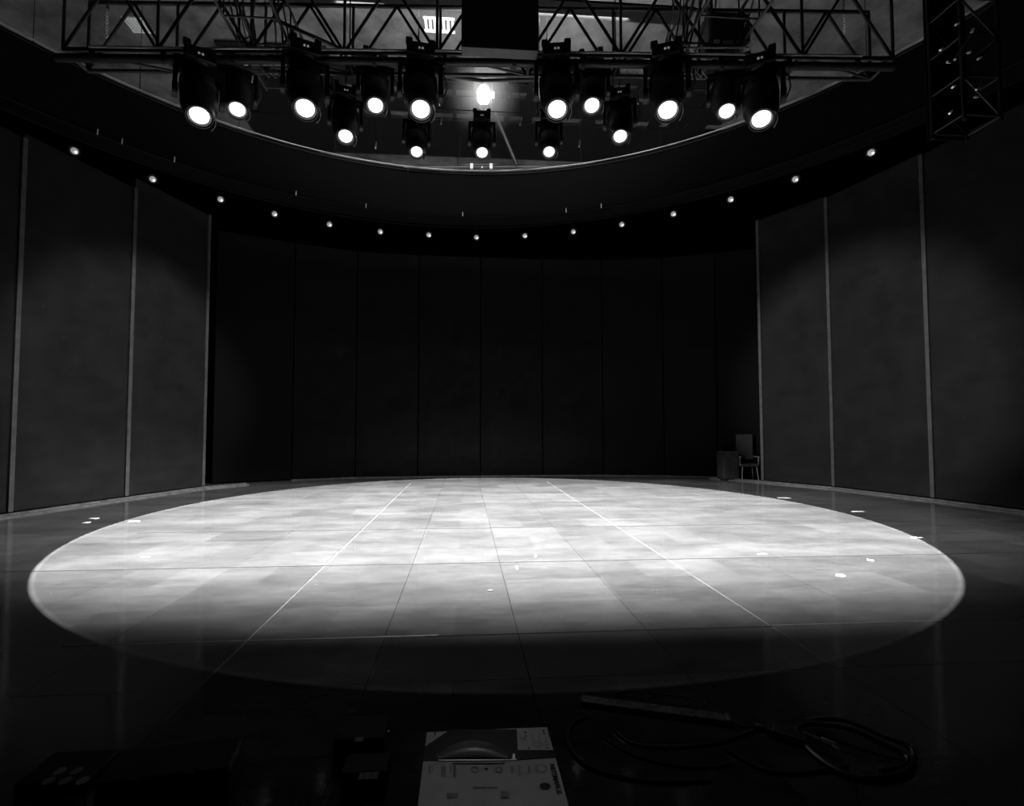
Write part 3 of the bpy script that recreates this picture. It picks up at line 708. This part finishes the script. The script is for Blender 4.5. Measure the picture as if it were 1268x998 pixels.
# ------------------------------------------------------------------ foreground: the printed case
cz = .35
q = [lvl(529, 905, cz), lvl(676, 902, cz), lvl(706, 998, cz), lvl(512, 998, cz)]
cxm = (q[0].x + q[1].x) / 2 + .003; yb = (q[0].y + q[1].y) / 2; yf = 1.62; cwid = .50
fc = thing('equipment_case', 'low box with pale printed top plate and dark glossy hood, front centre', 'case', (cxm, (yb + yf) / 2, 0))
dep = yb - yf
boxo('body', (0, 0, cz / 2 - .004), (cwid - .01, dep - .01, cz - .012), M['black'], fc, .006)
boxo('top_plate', (0, 0, cz - .004), (cwid, dep, .010), M['case'], fc, .002)
TP = cz + .0022
def L(px, py, z=TP): p = lvl(px, py, z); return Vector((p.x - fc.location.x, p.y - fc.location.y, z))
def poly(name, pts, m, th=.0015, parent=fc):
    bm = bmesh.new(); v = [bm.verts.new(p) for p in pts]; f = bm.faces.new(v)
    r = bmesh.ops.extrude_face_region(bm, geom=[f]); bmesh.ops.translate(bm, vec=(0, 0, th), verts=[x for x in r['geom'] if isinstance(x, bmesh.types.BMVert)])
    return done(name, bm, m, parent)
poly('dark_inset', [L(524, 941.5), L(526, 925), L(557, 904), L(640, 903.5), L(641, 929), L(686, 929), L(690, 937.5), L(640, 941)], M['hood'])
# curved glossy hood
bm = bmesh.new(); n = 24; rows = []
for i in range(n + 1):
    f = i / n; row = []
    for j in range(9):
        g = j / 8; pl = L(540 + 92 * f, 941 - 24 * g * math.sin(PI * min(max(f, .04), .96)) ** .6)
        pl.z += .0022 + .018 * math.sin(PI * g * .5 + .0) * (1 - g) * 2 * math.sin(PI * f); row.append(bm.verts.new(pl))
    rows.append(row)
for a, b in zip(rows, rows[1:]):
    for k in range(8): bm.faces.new((a[k], a[k + 1], b[k + 1], b[k]))
o = done('curved_hood', bm, mat('hood_gloss', .22, .28), fc, smooth=True)
sm = o.modifiers.new('solid', 'SOLIDIFY'); sm.thickness = .002
poly('hood_lip', [L(543, 942.4), L(610, 942.0), L(640, 941.2), L(640, 940.4), L(610, 940.8), L(543, 941.2)], M['chrome'], .002)
poly('catch', [L(634.5, 940), L(635, 934), L(637.5, 934), L(638, 940)], M['chrome'], .003)
poly('groove', [L(560, 945), L(625, 944.5), L(625, 945.6), L(560, 946.2)], M['hood'], .0012)
def ringp(px, py, rx, ry, m=M['fade'], t=.16):
    c = L(px, py); ax = (L(px + rx, py) - c).length; ay = (L(px, py - ry) - c).length; bm = bmesh.new(); nn = 28
    a_ = [bm.verts.new(c + Vector((ax * math.cos(2 * PI * i / nn), ay * math.sin(2 * PI * i / nn), .0008))) for i in range(nn)]
    b_ = [bm.verts.new(c + Vector((ax * (1 - t) * math.cos(2 * PI * i / nn), ay * (1 - t) * math.sin(2 * PI * i / nn), .0008))) for i in range(nn)]
    for i in range(nn): bm.faces.new((a_[i], a_[(i + 1) % nn], b_[(i + 1) % nn], b_[i]))
    return done('printed_ring', bm, m, fc)
ringp(666, 922, 6, 4.2); ringp(666, 922, 3.6, 2.3); ringp(670, 951.5, 7.5, 5); ringp(588, 953, 5, 4, t=.3); ringp(602, 952.5, 2.2, 1.6, M['ink'], .7); ringp(618, 953, 4.5, 3.5, t=.4)
for px, py, sx, sy, m in ((532, 953, 2, 11, M['fade']), (535, 952, 1, 8, M['fade']), (549, 955, 6, 13, M['fade']), (558, 952, 1.3, 12, M['fade']), (563, 955, 4, 14, M['fade']),
                          (634, 953, 3, 8, M['fade']), (643, 954, 2, 12, M['fade']), (655, 952, 2, 8, M['fade']), (538.5, 908, 1.6, 5, M['ink']), (650.5, 907, 2, 2, M['ink']), (651, 911.5, 2, 1.6, M['ink']), (649.5, 915, 1.6, 2, M['ink']),
                          (646, 913.6, 4, .8, M['fade']), (655, 926.4, 3, 1.4, M['ink']), (673, 905, 1.8, 3, M['ink']), (674, 908.5, 2.4, 1.6, M['ink']), (675.5, 914, 1, 1.4, M['ink']), (676, 918, 1, 1.6, M['ink']), (677, 922, 1.4, 1.4, M['ink']),
                          (678, 926, 3, 1, M['ink']), (660, 913, 1, 8, M['fade']), (668, 912, 1, 9, M['fade']), (681, 908, 4, 5, M['hood']), (601, 975, 30, 1.5, M['fade']), (560, 985, 14, 6, M['fade']), (625, 984, 10, 8, M['fade'])):
    poly('print', [L(px - sx / 2, py + sy / 2), L(px + sx / 2, py + sy / 2), L(px + sx / 2, py - sy / 2), L(px - sx / 2, py - sy / 2)], m, .0006)
ringp(675, 973.5, 7, 4, M['ink'], .95)
def text(name, s, loc, size, rot, m, parent):
    cu = bpy.data.curves.new(name, 'FONT'); cu.body = s; cu.size = size; cu.extrude = .0004; cu.offset = .0005
    tmp = bpy.data.objects.new(name, cu); C.objects.link(tmp); bpy.context.view_layer.update()
    dg = bpy.context.evaluated_depsgraph_get(); me = bpy.data.meshes.new_from_object(tmp.evaluated_get(dg)); C.objects.unlink(tmp); bpy.data.objects.remove(tmp)
    me.materials.clear(); o = link(name, me, m, parent); o.location = loc; o.rotation_euler = rot; return o
tp0, tp1 = L(686.5, 947), L(693.5, 973)
text('lettering', 'NETSMAN X', tp0 + Vector((-.018, .004, .001)), .027, (0, 0, math.atan2(tp1.y - tp0.y, tp1.x - tp0.x)), M['ink'], fc)

# ------------------------------------------------------------------ foreground: flat batten, cables, small boxes
def curve(name, pts, r, m, parent=None, sub=8):
    P = [Vector(p) for p in pts]; out = []
    for i in range(len(P) - 1):
        a, b, c, d = P[max(i - 1, 0)], P[i], P[i + 1], P[min(i + 2, len(P) - 1)]
        for k in range(sub):
            t = k / sub; out.append(.5 * ((2 * b) + (c - a) * t + (2 * a - 5 * b + 4 * c - d) * t * t + (3 * b - a - 3 * c + d) * t ** 3))
    out.append(P[-1]); bm = bmesh.new(); tubem(bm, out, r, 7); return done(name, bm, m, parent, smooth=True)
p0, p1 = lvl(720, 864, .03), lvl(903, 888, .03); d = p1 - p0
bt = thing('metal_batten', 'long flat scuffed metal batten lying on the dark floor, right of the case', 'batten', ((p0.x + p1.x) / 2, (p0.y + p1.y) / 2, 0), math.atan2(d.y, d.x))
bat = mat('scuffed_batten', .11, .45, var=.8, scale=35)
boxo('bar', (0, 0, .015), (d.length, .075, .03), bat, bt, .004)
for k in range(14): boxo('rivet', (-d.length / 2 + .05 + k * (d.length - .1) / 13, .0, .031), (.010, .010, .004), M['pipe'], bt, 0)
boxo('end_cap', (d.length / 2 - .005, 0, .018), (.02, .08, .036), M['grey'], bt)
def cab(lab, pix, r=.007, m=M['rubber'], z=None, name='cable'):
    pts = [lvl(x, y, r + (zz if zz else 0)) for x, y, zz in pix]
    return tag(curve(name, pts, r, m), lab, 'cable')
cab('black cable curving in a half loop right of the printed case', [(724, 888, 0), (708, 897, 0), (703, 915, 0), (712, 935, 0), (733, 951, 0), (770, 962, 0), (820, 968, 0), (880, 966, 0)], .008)
cab('black cable in a long flat arc behind the half loop', [(760, 903, 0), (780, 919, 0), (810, 924, 0), (850, 924, 0), (890, 919, 0), (930, 905, 0), (948, 898, 0)], .007)
cab('black cable crossing the floor under the long flat arc', [(745, 912, 0), (775, 930, 0), (808, 942, 0), (860, 950, 0), (905, 946, 0)], .006)
cab('thin black cable arching behind the metal batten', [(757, 868, 0), (768, 857, .01), (800, 858, .03), (850, 864, .03), (880, 876, .02), (905, 892, 0), (925, 900, 0), (950, 898, 0)], .007)
cab('thick cable sweeping to the power block from the lower left', [(900, 928, 0), (925, 943, 0), (950, 954, 0), (985, 957, 0), (1030, 952, 0), (1050, 950, 0)], .009, M['rubber'])
lp = [(995, 893, .02), (1030, 890, .04), (1062, 897, .05), (1095, 912, .04), (1125, 925, .02), (1131, 942, 0), (1118, 957, 0), (1085, 963, 0), (1050, 960, 0), (1015, 940, 0), (993, 918, 0), (988, 902, .01), (1010, 896, .03), (1050, 902, .05), (1090, 920, .03), (1120, 935, .01), (1122, 948, 0), (1090, 955, 0)]
cab('coil of thick black cable looping on the floor at lower right', lp, .013)
cab('thin cable running down from the coil towards the front', [(1000, 902, .03), (1015, 915, .03), (1027, 930, .02), (1040, 945, 0), (1052, 960, 0), (1058, 975, 0), (1062, 1000, 0)], .006, M['dark'])
o = thing('cable_plug', 'grey plug end lying across the cable coil at lower right', 'plug', lvl(1014, 916, .05), math.radians(-58))
rod('barrel', (-.07, 0, 0), (.06, 0, 0), .009, M['pipe'], o); rod('tip', (.06, 0, 0), (.09, 0, 0), .005, M['chrome'], o); rod('clip', (.0, .03, .0), (.06, .035, .0), .004, M['chrome'], o)
p = lvl(977, 912, .02)
o = thing('power_block', 'dark rectangular power block among the cables at lower right', 'power block', (p.x, p.y, 0), math.radians(-38))
boxo('body', (0, 0, .022), (.15, .06, .044), M['grey'], o, .006); boxo('lid', (0, 0, .046), (.13, .045, .004), M['dark'], o); rod('strain_relief', (-.10, 0, .02), (-.075, 0, .02), .010, M['rubber'], o)
p = lvl(943, 901, .015)
o = thing('connector', 'small grey round connector beside the end of the batten', 'connector', (p.x, p.y, .016), math.radians(-30))
rod('barrel', (-.03, 0, 0), (.03, 0, 0), .015, M['grey'], o, 14); rod('collar', (.03, 0, 0), (.045, 0, 0), .011, M['dark'], o, 14)
# small boxes at left front
p = lvl(449, 930, .0)
o = thing('sticker_box', 'small black floor box with grey sticker, left of the printed case', 'box', (p.x, p.y, 0))
boxo('body', (0, 0, .06), (.24, .20, .12), M['black'], o, .008)
lz = lambda x, y: lvl(x, y, .121) - Vector((p.x, p.y, 0))
boxo('sticker', lz(444.5, 915.5), (.040, .034, .002), mat('sticker_grey', .13, .5, var=.3, scale=60), o, 0); boxo('screw', lz(422.5, 904.5), (.008, .008, .008), M['chrome'], o); boxo('screw', lz(481, 905.5), (.008, .010, .008), M['chrome'], o); boxo('screw', lz(478, 904.5), (.005, .006, .006), M['dark'], o)
p2 = lvl(455, 968, .0)
o = thing('label_box', 'low black box with a faint wide label, in front of the sticker box', 'box', (p2.x, p2.y - .02, 0))
boxo('body', (0, 0, .05), (.20, .13, .10), M['black'], o, .008)
lb = boxo('label_plate', lvl(456.5, 960.5, .101) - Vector((p2.x, p2.y - .02, 0)), (.082, .042, .002), mat('label_dark', .055, .5, var=.2), o, 0)
text('lettering', 'P 3', Vector((-.026, -.013, .0012)), .034, (0, 0, 0), M['ink'], lb)
p = lvl(86, 965, 0)
o = thing('socket_strip', 'dark box with oval grey sockets at the bottom left corner', 'sockets', (p.x, p.y, 0))
boxo('body', (0, 0, .03), (.30, .22, .06), M['black'], o, .008)
for x, y in ((74, 955), (95, 955), (60, 967), (81, 967), (102, 967)):
    q_ = lvl(x, y, .062) - Vector((p.x, p.y, 0)); bm = bmesh.new(); lathe(bm, [(.022, -.004), (.022, .002), (.016, .003)], 16); bmesh.ops.scale(bm, vec=(1, 1.2, 1), verts=bm.verts); so = done('socket', bm, M['grey'], o, smooth=True); so.location = q_
p = lvl(215, 985, 0)
o = thing('flight_case', 'low black flight case at the lower left, hardly lit', 'case', (p.x, p.y, 0), math.radians(8))
boxo('body', (0, 0, .07), (.50, .22, .14), M['black'], o, .01); boxo('lid', (0, 0, .15), (.50, .22, .02), M['black'], o, .006); boxo('latch', (-.1, -.114, .14), (.04, .01, .04), M['dark'], o); boxo('latch', (.1, -.114, .14), (.04, .01, .04), M['dark'], o)
